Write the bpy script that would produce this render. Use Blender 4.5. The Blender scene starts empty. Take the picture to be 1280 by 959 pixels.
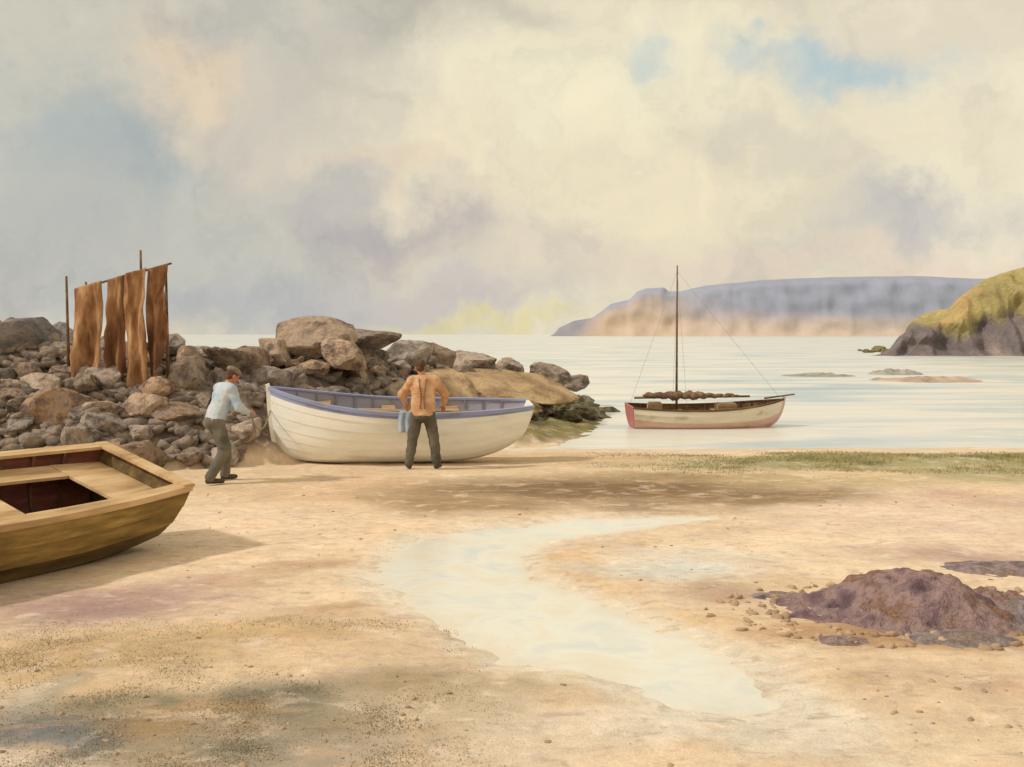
import bpy, bmesh, math, random
import numpy as np
from mathutils import Vector, Matrix, noise

random.seed(7); rng = np.random.default_rng(7)
F = 1372.0; H = 2.15; HY = 418.0
scene = bpy.context.scene
col = scene.collection

def lin(v):
    v = v/255.0
    return v/12.92 if v <= 0.04045 else ((v+0.055)/1.055)**2.4
def C(r, g, b): return (lin(r), lin(g), lin(b), 1.0)
def G(px, py, z=0.0):
    D = (H-z)*F/(py-HY)
    return ((px-640)/F*D, D)

# ------------------------------------------------------------------ materials
def new_mat(name):
    m = bpy.data.materials.new(name); m.use_nodes = True
    nt = m.node_tree; nt.nodes.clear()
    out = nt.nodes.new('ShaderNodeOutputMaterial')
    b = nt.nodes.new('ShaderNodeBsdfPrincipled')
    nt.links.new(b.outputs[0], out.inputs[0])
    return m, nt, b
def N(nt, t, **kw):
    n = nt.nodes.new(t)
    for k, v in kw.items(): setattr(n, k, v)
    return n
def noise_tex(nt, scale, detail=5, rough=0.6, vec=None, dist=0.0):
    n = N(nt, 'ShaderNodeTexNoise'); n.inputs['Scale'].default_value = scale
    n.inputs['Detail'].default_value = detail; n.inputs['Roughness'].default_value = rough
    n.inputs['Distortion'].default_value = dist
    if vec is not None: nt.links.new(vec, n.inputs['Vector'])
    return n
def ramp(nt, fac, stops):
    r = N(nt, 'ShaderNodeValToRGB'); cr = r.color_ramp
    while len(cr.elements) < len(stops): cr.elements.new(0.5)
    for e, (p, c) in zip(cr.elements, stops): e.position = p; e.color = c
    nt.links.new(fac, r.inputs[0]); return r
def mix(nt, mode, fac, a, b):
    m = N(nt, 'ShaderNodeMix', data_type='RGBA', blend_type=mode)
    for i, v in ((0, fac), (6, a), (7, b)):
        if isinstance(v, (int, float, tuple)): m.inputs[i].default_value = v
        else: nt.links.new(v, m.inputs[i])
    return m.outputs[2]
def bump(nt, b, h, strength, dist):
    bp = N(nt, 'ShaderNodeBump'); bp.inputs['Strength'].default_value = strength
    bp.inputs['Distance'].default_value = dist
    nt.links.new(h, bp.inputs['Height']); nt.links.new(bp.outputs[0], b.inputs['Normal'])

def mat_noise(name, stops, scale=4, rough=0.8, bscale=None, bstr=0.4, bdist=0.02, stretch=(1, 1, 1), rand=0.0, spec=0.3, detail=6):
    m, nt, b = new_mat(name)
    tc = N(nt, 'ShaderNodeTexCoord'); mp = N(nt, 'ShaderNodeMapping')
    mp.inputs['Scale'].default_value = stretch
    nt.links.new(tc.outputs['Object'], mp.inputs[0])
    oi = N(nt, 'ShaderNodeObjectInfo')
    add = N(nt, 'ShaderNodeVectorMath', operation='ADD')
    sc = N(nt, 'ShaderNodeVectorMath', operation='SCALE'); sc.inputs['Scale'].default_value = 37.0
    cmb = N(nt, 'ShaderNodeCombineXYZ')
    for i in range(3): nt.links.new(oi.outputs['Random'], cmb.inputs[i])
    nt.links.new(cmb.outputs[0], sc.inputs[0]); nt.links.new(mp.outputs[0], add.inputs[0]); nt.links.new(sc.outputs[0], add.inputs[1])
    n = noise_tex(nt, scale, detail, 0.62, add.outputs[0])
    r = ramp(nt, n.outputs[0], stops)
    c = r.outputs[0]
    if rand:
        mr = N(nt, 'ShaderNodeMapRange'); mr.inputs[3].default_value = 1-rand; mr.inputs[4].default_value = 1+rand
        nt.links.new(oi.outputs['Random'], mr.inputs[0])
        hs = N(nt, 'ShaderNodeHueSaturation'); nt.links.new(mr.outputs[0], hs.inputs['Value']); nt.links.new(c, hs.inputs['Color'])
        sm = N(nt, 'ShaderNodeMath', operation='FRACT'); s7 = N(nt, 'ShaderNodeMath', operation='MULTIPLY'); s7.inputs[1].default_value = 7.31
        nt.links.new(oi.outputs['Random'], s7.inputs[0]); nt.links.new(s7.outputs[0], sm.inputs[0])
        mr2 = N(nt, 'ShaderNodeMapRange'); mr2.inputs[3].default_value = .5; mr2.inputs[4].default_value = 1.1
        nt.links.new(sm.outputs[0], mr2.inputs[0]); nt.links.new(mr2.outputs[0], hs.inputs['Saturation'])
        c = hs.outputs[0]
    nt.links.new(c, b.inputs['Base Color'])
    b.inputs['Roughness'].default_value = rough
    b.inputs['Specular IOR Level'].default_value = spec
    n2 = noise_tex(nt, bscale or scale*5, 4, 0.65, add.outputs[0])
    bump(nt, b, n2.outputs[0], bstr, bdist)
    return m

def mat_attr(name, attr, scales=(0.8, 9.0, 60.0), amt=0.35, rough=0.9, bstr=0.5, bdist=0.03, mottles=()):
    m, nt, b = new_mat(name)
    a = N(nt, 'ShaderNodeAttribute', attribute_name=attr)
    tc = N(nt, 'ShaderNodeTexCoord')
    c = a.outputs['Color']
    for (s, cr, f, lo, hi, stx, sty) in mottles:
        mp = N(nt, 'ShaderNodeMapping'); mp.inputs['Scale'].default_value = (stx, sty, 1); mp.inputs['Location'].default_value = (s*3.7, s*1.9, 0)
        nt.links.new(tc.outputs['Object'], mp.inputs[0])
        n = noise_tex(nt, s, 5, 0.62, mp.outputs[0], 0.8)
        r = ramp(nt, n.outputs[0], [(lo, (0, 0, 0, 1)), (hi, (1, 1, 1, 1))])
        mm = N(nt, 'ShaderNodeMath', operation='MULTIPLY'); mm.inputs[1].default_value = f
        nt.links.new(r.outputs[0], mm.inputs[0])
        c = mix(nt, 'MIX', mm.outputs[0], c, cr)
    hs = []
    for i, s in enumerate(scales):
        n = noise_tex(nt, s, 5, 0.65, tc.outputs['Object'], 0.3)
        hs.append(n)
        k = amt
        r = ramp(nt, n.outputs[0], [(0.3, (1-k, 1-k*0.98, 1-k*0.9, 1)), (0.7, (1+k, 1+k*0.95, 1+k*0.9, 1))])
        c = mix(nt, 'MULTIPLY', 1.0, c, r.outputs[0])
    nt.links.new(c, b.inputs['Base Color'])
    b.inputs['Roughness'].default_value = rough
    b.inputs['Specular IOR Level'].default_value = 0.2
    ad = N(nt, 'ShaderNodeMath', operation='ADD')
    nt.links.new(hs[-1].outputs[0], ad.inputs[0]); nt.links.new(hs[-2].outputs[0], ad.inputs[1])
    bump(nt, b, ad.outputs[0], bstr, bdist)
    return m

# ------------------------------------------------------------------ mesh helpers
def mk(name, verts, faces, mat=None, smooth=True, parent=None, loc=None):
    me = bpy.data.meshes.new(name)
    v = np.array([tuple(p) for p in verts], dtype=float) if not isinstance(verts, np.ndarray) else verts
    f = faces.tolist() if isinstance(faces, np.ndarray) else [tuple(map(int, q)) for q in faces]
    me.from_pydata(v.tolist(), [], f)
    me.update()
    if mat: me.materials.append(mat)
    if smooth: me.polygons.foreach_set('use_smooth', [True]*len(me.polygons))
    o = bpy.data.objects.new(name, me); col.objects.link(o)
    if parent: o.parent = parent
    if loc: o.location = loc
    return o
def from_bm(name, bm, mat=None, smooth=True, parent=None):
    me = bpy.data.meshes.new(name)
    bmesh.ops.recalc_face_normals(bm, faces=bm.faces)
    bm.to_mesh(me); bm.free()
    if mat: me.materials.append(mat)
    if smooth: me.polygons.foreach_set('use_smooth', [True]*len(me.polygons))
    o = bpy.data.objects.new(name, me); col.objects.link(o)
    if parent: o.parent = parent
    return o
def empty(name, loc, rot=(0, 0, 0), label=None, cat=None, group=None):
    o = bpy.data.objects.new(name, None); col.objects.link(o); o.location = loc; o.rotation_euler = rot
    o.empty_display_size = 0.2
    if label: o['label'] = label
    if cat: o['category'] = cat
    if group: o['group'] = group
    return o
def grid_faces(nu, nv, off=0):
    i = np.arange(nu-1)[:, None]; j = np.arange(nv-1)[None, :]
    a = i*nv+j+off
    return np.stack([a, a+nv, a+nv+1, a+1], -1).reshape(-1, 4)
def tube(bm, p1, r1, p2, r2, seg=10, caps=True):
    p1 = Vector(p1); p2 = Vector(p2); d = p2-p1
    L = d.length
    if L < 1e-6: return
    q = d.to_track_quat('Z', 'Y').to_matrix().to_4x4()
    bmesh.ops.create_cone(bm, cap_ends=caps, segments=seg, radius1=r1, radius2=r2, depth=L, matrix=Matrix.Translation((p1+p2)/2) @ q)
def ball(bm, c, r, seg=12, rot=None):
    if not hasattr(r, '__len__'): r = (r, r, r)
    M = Matrix.Translation(Vector(c))
    if rot is not None: M = M @ rot
    bmesh.ops.create_uvsphere(bm, u_segments=seg, v_segments=seg-2, radius=1.0, matrix=M @ Matrix.Diagonal((r[0], r[1], r[2], 1)))
def capsule(bm, p1, r1, p2, r2, seg=12):
    tube(bm, p1, r1, p2, r2, seg); ball(bm, p1, r1, seg); ball(bm, p2, r2, seg)
def box(bm, c, s, rot=None):
    M = Matrix.Translation(Vector(c))
    if rot is not None: M = M @ rot
    bmesh.ops.create_cube(bm, size=1.0, matrix=M @ Matrix.Diagonal((s[0], s[1], s[2], 1)))
def set_color(o, cols, name='tint'):
    at = o.data.color_attributes.new(name, 'FLOAT_COLOR', 'POINT')
    at.data.foreach_set('color', np.asarray(cols, dtype=np.float32).ravel())
def sstep(a, b, x):
    t = np.clip((x-a)/(b-a), 0, 1); return t*t*(3-2*t)
def vnoise(x, y, s, seed=0, n=7):
    r = np.random.default_rng(seed); out = 0
    for k in range(n):
        a = r.uniform(0, 2*np.pi); f = s*r.uniform(0.6, 1.7); p = r.uniform(0, 6.28)
        out = out+np.sin((x*np.cos(a)+y*np.sin(a))*f+p+1.3*np.sin((x*np.sin(a)-y*np.cos(a))*f*0.7+p*2))
    return out/n*1.6

# ------------------------------------------------------------------ camera
cam = bpy.data.cameras.new('camera'); co = bpy.data.objects.new('camera', cam); col.objects.link(co)
co.location = (0, 0, H); co.rotation_euler = (math.pi/2, 0, 0)
cam.lens = 36*F/1280; cam.sensor_width = 36; cam.shift_y = -(479.5-HY)/1280
cam.clip_end = 20000; cam.clip_start = 0.1
scene.camera = co
scene.view_settings.view_transform = 'Standard'; scene.view_settings.look = 'None'; scene.view_settings.exposure = 0

# ------------------------------------------------------------------ terrain functions
ridge = np.array([(-24, 20, 2.2, 3.2), (-9.6, 20, 1.85, 3.0), (-7.6, 20, 1.5, 3.0), (-6.1, 20.4, 1.25, 3.0), (-5.0, 21.4, 1.25, 2.9), (-4.3, 22.4, 1.5, 2.9), (-3.3, 24, 1.5, 2.9),
                  (-2.4, 26, 1.4, 3.0), (-0.9, 30, 1.30, 3.2), (1.0, 34, 0.95, 3.0), (2.7, 37, 0.45, 2.6), (4.2, 39.5, -0.3, 1.7)])
spur = np.array([(-0.2, 24.0, -.15, 1.5), (0.9, 26.5, -.02, 1.7), (1.7, 30, .10, 2.0), (2.6, 34.5, .2, 2.2)])
def poly_mound(R_, x, y):
    best = np.zeros_like(x)
    for k in range(len(R_)-1):
        a, b = R_[k], R_[k+1]
        dx, dy = b[0]-a[0], b[1]-a[1]
        t = np.clip(((x-a[0])*dx+(y-a[1])*dy)/(dx*dx+dy*dy), 0, 1)
        d = np.hypot(x-a[0]-t*dx, y-a[1]-t*dy)
        hz = a[2]+t*(b[2]-a[2]); wd_ = a[3]+t*(b[3]-a[3])
        best = np.maximum(best, (hz+0.5)*np.clip(1-(d/wd_), 0, 1)**0.75)
    return best
def mound(x, y): return np.maximum(poly_mound(ridge, x, y), poly_mound(spur, x, y)*1.25)
stream_pts = [(880, 646, .16), (820, 649, .3), (740, 655, .5), (640, 667, .7), (575, 688, .8), (555, 716, .78), (610, 750, .74), (690, 785, .74), (775, 818, .7), (850, 850, .62), (930, 890, .55), (1000, 930, .5), (1090, 980, .42)]
sp = [(*G(p, q), w_) for p, q, w_ in stream_pts]
def stream(x, y):
    m = np.full_like(x, 9.0)
    for a, b in zip(sp[:-1], sp[1:]):
        dx, dy = b[0]-a[0], b[1]-a[1]
        t = np.clip(((x-a[0])*dx+(y-a[1])*dy)/(dx*dx+dy*dy), 0, 1)
        d = np.hypot(x-a[0]-t*dx, y-a[1]-t*dy)/(a[2]+t*(b[2]-a[2]))
        m = np.minimum(m, d)
    m = m+0.20*vnoise(x, y, 3.0, 3)+0.12*vnoise(x, y*1.6, 11.0, 4)
    return (1-sstep(0.3, 1.5, m))*sstep(4.7, 7.6, y+.35*vnoise(x, y, 4, 8))
WATER = -0.2
def base_z(x, y):
    ys = y+0.35*vnoise(x, y*0.5, 0.5, 9)
    z = np.where(ys < 17, 0, np.where(ys < 22.6, -(ys-17)*0.0357, -0.2-(ys-22.6)*0.08))
    return np.maximum(z, -4.0)
def ground_z(x, y):
    z = base_z(x, y)
    near = 1-sstep(22, 30, y)
    z = z+near*(0.014*vnoise(x, y, 1.6, 1)+0.009*vnoise(x, y*1.4, 6.0, 2))+0.012*near*(y < 22)
    z = z+0.09*np.exp(-(((x-8.0)/6.0)**2+((y-19.2)/1.0)**2))
    m = mound(x, y)
    z = z+m*(1+0.10*vnoise(x, y, 2.6, 5))+(m > 0.02)*0.06*vnoise(x, y, 7.0, 6)
    z = z-0.07*stream(x, y)*(y < 15)
    return z
def A(v): return np.array([float(v)])
def gz1(x, y): return float(ground_z(A(x), A(y))[0])

# ------------------------------------------------------------------ people (built first)
def remesh(name, bm, voxel, mat, parent, smooth_it=4, wrinkle=0.0):
    me = bpy.data.meshes.new('tmp'); bm.to_mesh(me); bm.free(); o = bpy.data.objects.new('tmp', me); col.objects.link(o)
    md = o.modifiers.new('r', 'REMESH'); md.mode = 'VOXEL'; md.voxel_size = voxel
    ms = o.modifiers.new('s', 'SMOOTH'); ms.factor = .5; ms.iterations = smooth_it
    dg = bpy.context.evaluated_depsgraph_get(); me2 = bpy.data.meshes.new_from_object(o.evaluated_get(dg)); bpy.data.objects.remove(o)
    if wrinkle:
        for v in me2.vertices:
            c_ = v.co; n_ = noise.fractal(Vector((c_.x*5+c_.z*2, c_.y*5-c_.z*1.5, c_.z*7)), 1.0, 2.0, 3); rg = 1-abs(noise.noise(Vector((c_.x*6+3, c_.y*6+c_.z*3, c_.z*6))))*2
            v.co += v.normal*(n_*wrinkle+rg*wrinkle*.5)
    me2.polygons.foreach_set('use_smooth', [True]*len(me2.polygons)); me2.materials.clear(); me2.materials.append(mat)
    r = bpy.data.objects.new(name, me2); col.objects.link(r); r.parent = parent; return r
def hand(bm, wrist, d, palm):
    d = Vector(d).normalized(); palm = Vector(palm).normalized(); side = d.cross(palm).normalized(); w = Vector(wrist)
    capsule(bm, w, .024, w+d*.03, .026, 8)
    for k in (-1.5, -.5, .5, 1.5): capsule(bm, w+d*.025+side*k*.012, .014, w+d*.085+side*k*.02, .012, 8)
    for k, ln in ((-1.5, .028), (-.5, .036), (.5, .039), (1.5, .034)):
        a = w+d*.088+side*k*.021; b_ = a+(d*.85+palm*.5)*ln; c = b_+(d*.35+palm*.9)*ln*.85
        capsule(bm, a, .0095, b_, .009, 8); capsule(bm, b_, .009, c, .0075, 8)
    a = w+d*.03+side*.028; b_ = a+(d*.6+side*.75+palm*.3)*.04; c = b_+(d*.8+palm*.5+side*.1)*.032
    capsule(bm, a, .013, b_, .011, 8); capsule(bm, b_, .011, c, .009, 8)
def person(loc, yaw, J, mats, label, cap=None, loose=.022, sl=.88):
    root = empty('person', loc, (0, 0, yaw), label, 'person')
    V = Vector
    lean = (V(J['neck'])-V(J['pelvis'])).normalized()
    R = V((0, 0, 1)).rotation_difference(lean).to_matrix().to_4x4()
    prof_t = [-.08, .12, .32, .52, .70, .86]; prx = [.105, .10, .092, .102, .112, .092]; pry = [.150, .148, .138, .155, .172, .150]
    def stack(bm, a, b_, g, n=12, straight=0):
        p, n_ = V(J['pelvis']), V(J['neck'])
        for t in np.linspace(a, b_, n):
            ry = float(np.interp(t, prof_t, pry)); rx = float(np.interp(t, prof_t, prx))
            if straight and t < .6: ry = .158; rx = .106
            ball(bm, p.lerp(n_, float(t)), (rx+g, ry+g, .075+g*.4), 14, R)
    def torso(bm, g=0.0, straight=0):
        stack(bm, -.06, .84, g, 12, straight); p, n_ = V(J['pelvis']), V(J['neck'])
        for s in 'lr': ball(bm, J['sh'+s], .062+g, 12); capsule(bm, V(J['sh'+s]), .058+g, n_.lerp(p, .1), .06+g)
    head = V(J['head']); hd = V(J['look']).normalized(); up = V((0, 0, 1)); rt = hd.cross(up).normalized(); up = rt.cross(hd).normalized()
    HR = Matrix((hd, rt*-1, up)).transposed().to_4x4()
    bm = bmesh.new(); torso(bm)
    capsule(bm, V(J['neck'])-lean*.03, .058, head-up*.05, .052)
    ball(bm, head+up*.025-hd*.01, (.098, .077, .095), 18, HR); ball(bm, head-up*.045+hd*.022, (.07, .058, .072), 16, HR); ball(bm, head-up*.1+hd*.062, (.022, .026, .018), 10, HR)
    capsule(bm, head+hd*.085+up*.01, .009, head+hd*.108-up*.028, .014, 8)
    for s in (1, -1):
        ball(bm, head+rt*s*.078-up*.012-hd*.005, (.02, .010, .032), 8, HR); ball(bm, head+hd*.078+rt*s*.03+up*.012, .013, 8); ball(bm, head+hd*.082+rt*s*.03+up*.03, (.01, .022, .007), 8, HR)
    ball(bm, head+hd*.084-up*.058, (.012, .025, .006), 8, HR); ball(bm, head+hd*.083-up*.07, (.012, .022, .006), 8, HR)
    for s in 'lr':
        S_, E_, W_ = V(J['sh'+s]), V(J['el'+s]), V(J['wr'+s])
        capsule(bm, S_, .05, E_, .038); capsule(bm, E_, .038, W_, .025); hand(bm, W_, J['hd'+s], J['palm'+s])
        Hp, K, A_ = V(J['hip'+s]), V(J['kn'+s]), V(J['an'+s])
        capsule(bm, Hp, .085, K, .055); capsule(bm, K, .055, A_, .036); ft = V(J['ft'+s]).normalized(); capsule(bm, A_-V((0, 0, .04)), .036, A_+ft*.16-V((0, 0, .055)), .028)
    remesh('body', bm, .0075, mats['skin'], root, 2)
    bm = bmesh.new(); torso(bm, loose, 1)
    for s in 'lr':
        S_, E_, W_ = V(J['sh'+s]), V(J['el'+s]), V(J['wr'+s])
        capsule(bm, S_, .058+loose*.6, E_, .050+loose*.5); capsule(bm, E_, .050+loose*.4, E_.lerp(W_, sl), .040)
    remesh('shirt', bm, .013, mats['shirt'], root, 4, .014)
    bm = bmesh.new(); stack(bm, -.14, .10, .030, 6)
    for s in 'lr':
        Hp, K, A_ = V(J['hip'+s]), V(J['kn'+s]), V(J['an'+s])
        capsule(bm, Hp, .108, K, .082); capsule(bm, K, .082, A_+V((0, 0, .02)), .072)
    remesh('trousers', bm, .014, mats['trousers'], root, 3, .016)
    if mats.get('braces'):
        bm = bmesh.new(); p, n_ = V(J['pelvis']), V(J['neck'])
        for s in (1, -1):
            pts = []
            for t in np.linspace(0.08, .93, 12):
                c = p.lerp(n_, float(t)); rx = (.106 if t < .6 else float(np.interp(t, prof_t, prx)))+loose+.004
                ry = s*(.02+.07*abs(t-.35)); k_ = math.sqrt(max(0, 1-(ry/.17)**2)); pts.append(c+R.to_3x3() @ V((-rx*k_, ry, 0)))
            for a_, b_ in zip(pts[:-1], pts[1:]): tube(bm, a_, .009, b_, .009, 6)
        from_bm('braces', bm, mats['braces'], True, root)
    for s in 'lr':
        bm = bmesh.new(); A_ = V(J['an'+s]); ft = V(J['ft'+s]).normalized()
        capsule(bm, A_+V((0, 0, .03)), .052, A_-V((0, 0, .03)), .05); capsule(bm, A_-V((0, 0, .04))-ft*.03, .045, A_+ft*.17-V((0, 0, .052)), .036); remesh('boot', bm, .012, mats['boot'], root, 2)
    bm = bmesh.new(); ball(bm, head+up*.035-hd*.022, (.098, .084, .092), 18, HR); ball(bm, head-up*.03-hd*.045, (.055, .07, .06), 14, HR); remesh('hair', bm, .01, mats['hair'], root, 1, .006)
    if cap:
        bm = bmesh.new(); ball(bm, head+up*.075-hd*.012, (.118, .105, .055), 18, HR); ball(bm, head+up*.058+hd*.09, (.055, .07, .012), 12, HR); remesh('flat_cap', bm, .009, cap, root, 2)
    return root
skin = mat_noise('skin', [(.3, C(176, 120, 92)), (.7, C(204, 150, 118))], 6, .6)
boot = mat_noise('boot_leather', [(.3, C(56, 48, 42)), (.7, C(90, 76, 64))], 8, .6)
hairm = mat_noise('brown_hair', [(.3, C(72, 50, 38)), (.7, C(110, 80, 58))], 30, .7)
tro1 = mat_noise('grey_green_trousers', [(.3, C(86, 84, 76)), (.7, C(128, 120, 104))], 4, .95)
tro2 = mat_noise('dark_trousers', [(.3, C(72, 70, 64)), (.7, C(114, 106, 92))], 4, .95)
shirt1 = mat_noise('pale_blue_shirt', [(.3, C(146, 166, 190)), (.5, C(180, 194, 206)), (.7, C(216, 212, 204))], 4, .9)
shirt2 = mat_noise('tan_orange_shirt', [(.3, C(176, 132, 96)), (.5, C(204, 160, 122)), (.7, C(224, 190, 156))], 5, .95)
brace = mat_noise('brown_braces', [(.3, C(130, 98, 78)), (.7, C(150, 114, 90))], 5, .9)
capm = mat_noise('grey_cap', [(.3, C(110, 98, 88)), (.7, C(150, 132, 116))], 10, .9)
JA = dict(pelvis=(-.08, 0, .90), neck=(.10, 0, 1.40), head=(.19, 0, 1.53), look=(1, 0, -.55),
   shl=(.08, .18, 1.34), shr=(.08, -.18, 1.34), ell=(.17, .26, 1.10), elr=(.15, -.28, 1.08), wrl=(.38, .13, 1.04), wrr=(.38, -.12, 1.00),
   hdl=(1, -.3, .1), hdr=(1, .3, .1), palml=(0, -.5, -.8), palmr=(0, .5, -.8),
   hipl=(-.08, .09, .87), hipr=(-.08, -.09, .87), knl=(.15, .14, .51), knr=(.00, -.14, .46), anl=(.16, .18, .09), anr=(-.24, -.19, .10), ftl=(1, .1, 0), ftr=(1, -.25, 0))
ax, ay = -4.20, 15.8; YA = math.radians(40)
person((ax, ay, gz1(ax, ay)), YA, JA, dict(skin=skin, shirt=shirt1, trousers=tro1, boot=boot, hair=hairm), 'stooping man in bluish-white shirt and grey trousers holding rope', cap=capm, loose=.028)
JB = dict(pelvis=(0, 0, .90), neck=(.10, 0, 1.46), head=(.13, .05, 1.62), look=(1, .12, -.30),
   shl=(.09, .18, 1.39), shr=(.09, -.18, 1.39), ell=(.20, .35, 1.17), elr=(.20, -.35, 1.17), wrl=(.40, .30, 1.00), wrr=(.40, -.30, 1.00),
   hdl=(1, -.1, -.7), hdr=(1, .1, -.7), palml=(-.3, 0, -1), palmr=(-.3, 0, -1),
   hipl=(0, .095, .87), hipr=(0, -.095, .87), knl=(.04, .17, .48), knr=(.04, -.17, .48), anl=(0, .22, .09), anr=(0, -.22, .09), ftl=(1, .25, 0), ftr=(1, -.25, 0))
bx, by = -1.42, 17.5
person((bx, by, gz1(bx, by)), math.radians(90), JB, dict(skin=skin, shirt=shirt2, trousers=tro2, boot=boot, hair=hairm, braces=brace), 'man in loose tan shirt and dark trousers leaning on the boat', loose=.038)

# ------------------------------------------------------------------ sky + sun
SUN_EL = math.radians(42); SUN_DIR = Vector((1.0, 0.30, 0)).normalized()*math.cos(SUN_EL)+Vector((0, 0, -math.sin(SUN_EL)))
sun = bpy.data.lights.new('sun', 'SUN'); sun.energy = 2.2; sun.angle = math.radians(4); sun.color = (1.0, 0.925, 0.84)
so = bpy.data.objects.new('sun', sun); col.objects.link(so); so.rotation_euler = SUN_DIR.to_track_quat('-Z', 'Y').to_euler()
w = bpy.data.worlds.new('World'); scene.world = w; w.use_nodes = True
nt = w.node_tree; nt.nodes.clear()
wo = N(nt, 'ShaderNodeOutputWorld'); bg = N(nt, 'ShaderNodeBackground'); nt.links.new(bg.outputs[0], wo.inputs[0])
sky = N(nt, 'ShaderNodeTexSky', sky_type='NISHITA'); sky.sun_disc = False
sky.sun_elevation = SUN_EL; sky.sun_rotation = math.atan2(-SUN_DIR.x, -SUN_DIR.y)
skyc = mix(nt, 'MULTIPLY', 1.0, sky.outputs[0], (0.1, 0.1, 0.1, 1))
tc = N(nt, 'ShaderNodeTexCoord')
dn = noise_tex(nt, 7.0, 6, 0.62, tc.outputs['Generated'])
sub = N(nt, 'ShaderNodeVectorMath', operation='SUBTRACT'); nt.links.new(dn.outputs['Color'], sub.inputs[0]); sub.inputs[1].default_value = (0.5, 0.5, 0.5)
scl = N(nt, 'ShaderNodeVectorMath', operation='MULTIPLY'); nt.links.new(sub.outputs[0], scl.inputs[0]); scl.inputs[1].default_value = (.24, .24, .17)
wd = N(nt, 'ShaderNodeVectorMath', operation='ADD'); nt.links.new(tc.outputs['Generated'], wd.inputs[0]); nt.links.new(scl.outputs[0], wd.inputs[1])
cl = noise_tex(nt, 3.2, 7, 0.55, wd.outputs[0])
base = ramp(nt, cl.outputs[0], [(0.30, C(196, 192, 182)), (0.46, C(224, 214, 190)), (0.62, C(240, 230, 202))]).outputs[0]
blobs = [
 (110, 120, 400, 200, (188, 190, 182), .8), (60, 20, 260, 70, (208, 202, 186), .6), (140, 185, 120, 60, (166, 178, 180), .75),
 (60, 270, 150, 100, (178, 182, 178), .7), (225, 100, 90, 80, (230, 210, 182), .9), (280, 50, 90, 40, (184, 184, 178), .6), (350, 190, 90, 90, (204, 190, 180), .6), (220, 310, 320, 110, (184, 184, 180), .75),
 (450, 110, 110, 84, (178, 171, 168), .85), (540, 14, 150, 34, (176, 172, 162), .85), (640, 60, 60, 30, (208, 200, 180), .5), (330, 375, 330, 50, (182, 184, 186), .8),
 (700, 140, 330, 150, (246, 236, 204), .95), (570, 180, 110, 80, (240, 226, 196), .9), (470, 215, 90, 26, (226, 208, 184), .75), (505, 298, 125, 44, (180, 173, 174), .9), (435, 262, 60, 36, (194, 188, 182), .75), (600, 250, 100, 30, (218, 204, 188), .6),
 (800, 235, 260, 70, (240, 226, 194), .85), (700, 320, 200, 50, (220, 206, 188), .6), (815, 85, 50, 36, (192, 206, 204), .65), (1060, 85, 125, 42, (174, 198, 208), .8), (1010, 62, 60, 26, (180, 200, 206), .6),
 (1200, 26, 150, 46, (226, 214, 192), .7), (1190, 165, 170, 60, (236, 224, 196), .8), (1150, 265, 100, 40, (196, 191, 190), .75), (950, 190, 150, 30, (214, 206, 186), .65), (1080, 215, 60, 16, (222, 210, 192), .5),
 (1000, 315, 250, 34, (230, 212, 192), .75), (560, 370, 180, 26, (204, 194, 190), .6), (620, 402, 120, 13, (228, 216, 160), .7), (1200, 325, 130, 22, (232, 212, 194), .7)]
cc = base
for (px, py, rx, ry, cr, st) in blobs:
    d = Vector((px-640, F, HY-py)); ln = d.length; d.normalize()
    s1 = N(nt, 'ShaderNodeVectorMath', operation='SUBTRACT'); nt.links.new(wd.outputs[0], s1.inputs[0]); s1.inputs[1].default_value = d
    s2 = N(nt, 'ShaderNodeVectorMath', operation='MULTIPLY'); nt.links.new(s1.outputs[0], s2.inputs[0]); s2.inputs[1].default_value = (ln/rx, min(ln/rx, 2.0), ln/ry)
    s3 = N(nt, 'ShaderNodeVectorMath', operation='LENGTH'); nt.links.new(s2.outputs[0], s3.inputs[0])
    mr = N(nt, 'ShaderNodeMapRange', interpolation_type='SMOOTHSTEP'); nt.links.new(s3.outputs['Value'], mr.inputs[0])
    mr.inputs[1].default_value = 1.35; mr.inputs[2].default_value = 0.2; mr.inputs[3].default_value = 0; mr.inputs[4].default_value = st
    cc = mix(nt, 'MIX', mr.outputs[0], cc, C(*cr))
f2 = noise_tex(nt, 11.0, 7, 0.6, wd.outputs[0], .6)
fr = ramp(nt, f2.outputs[0], [(.3, (.87, .88, .905, 1)), (.5, (1, 1, 1, 1)), (.7, (1.07, 1.06, 1.03, 1))])
cc = mix(nt, 'MULTIPLY', 1.0, cc, fr.outputs[0])
final = mix(nt, 'MIX', 0.95, skyc, cc)
nt.links.new(final, bg.inputs[0]); bg.inputs[1].default_value = 1.0

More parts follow.
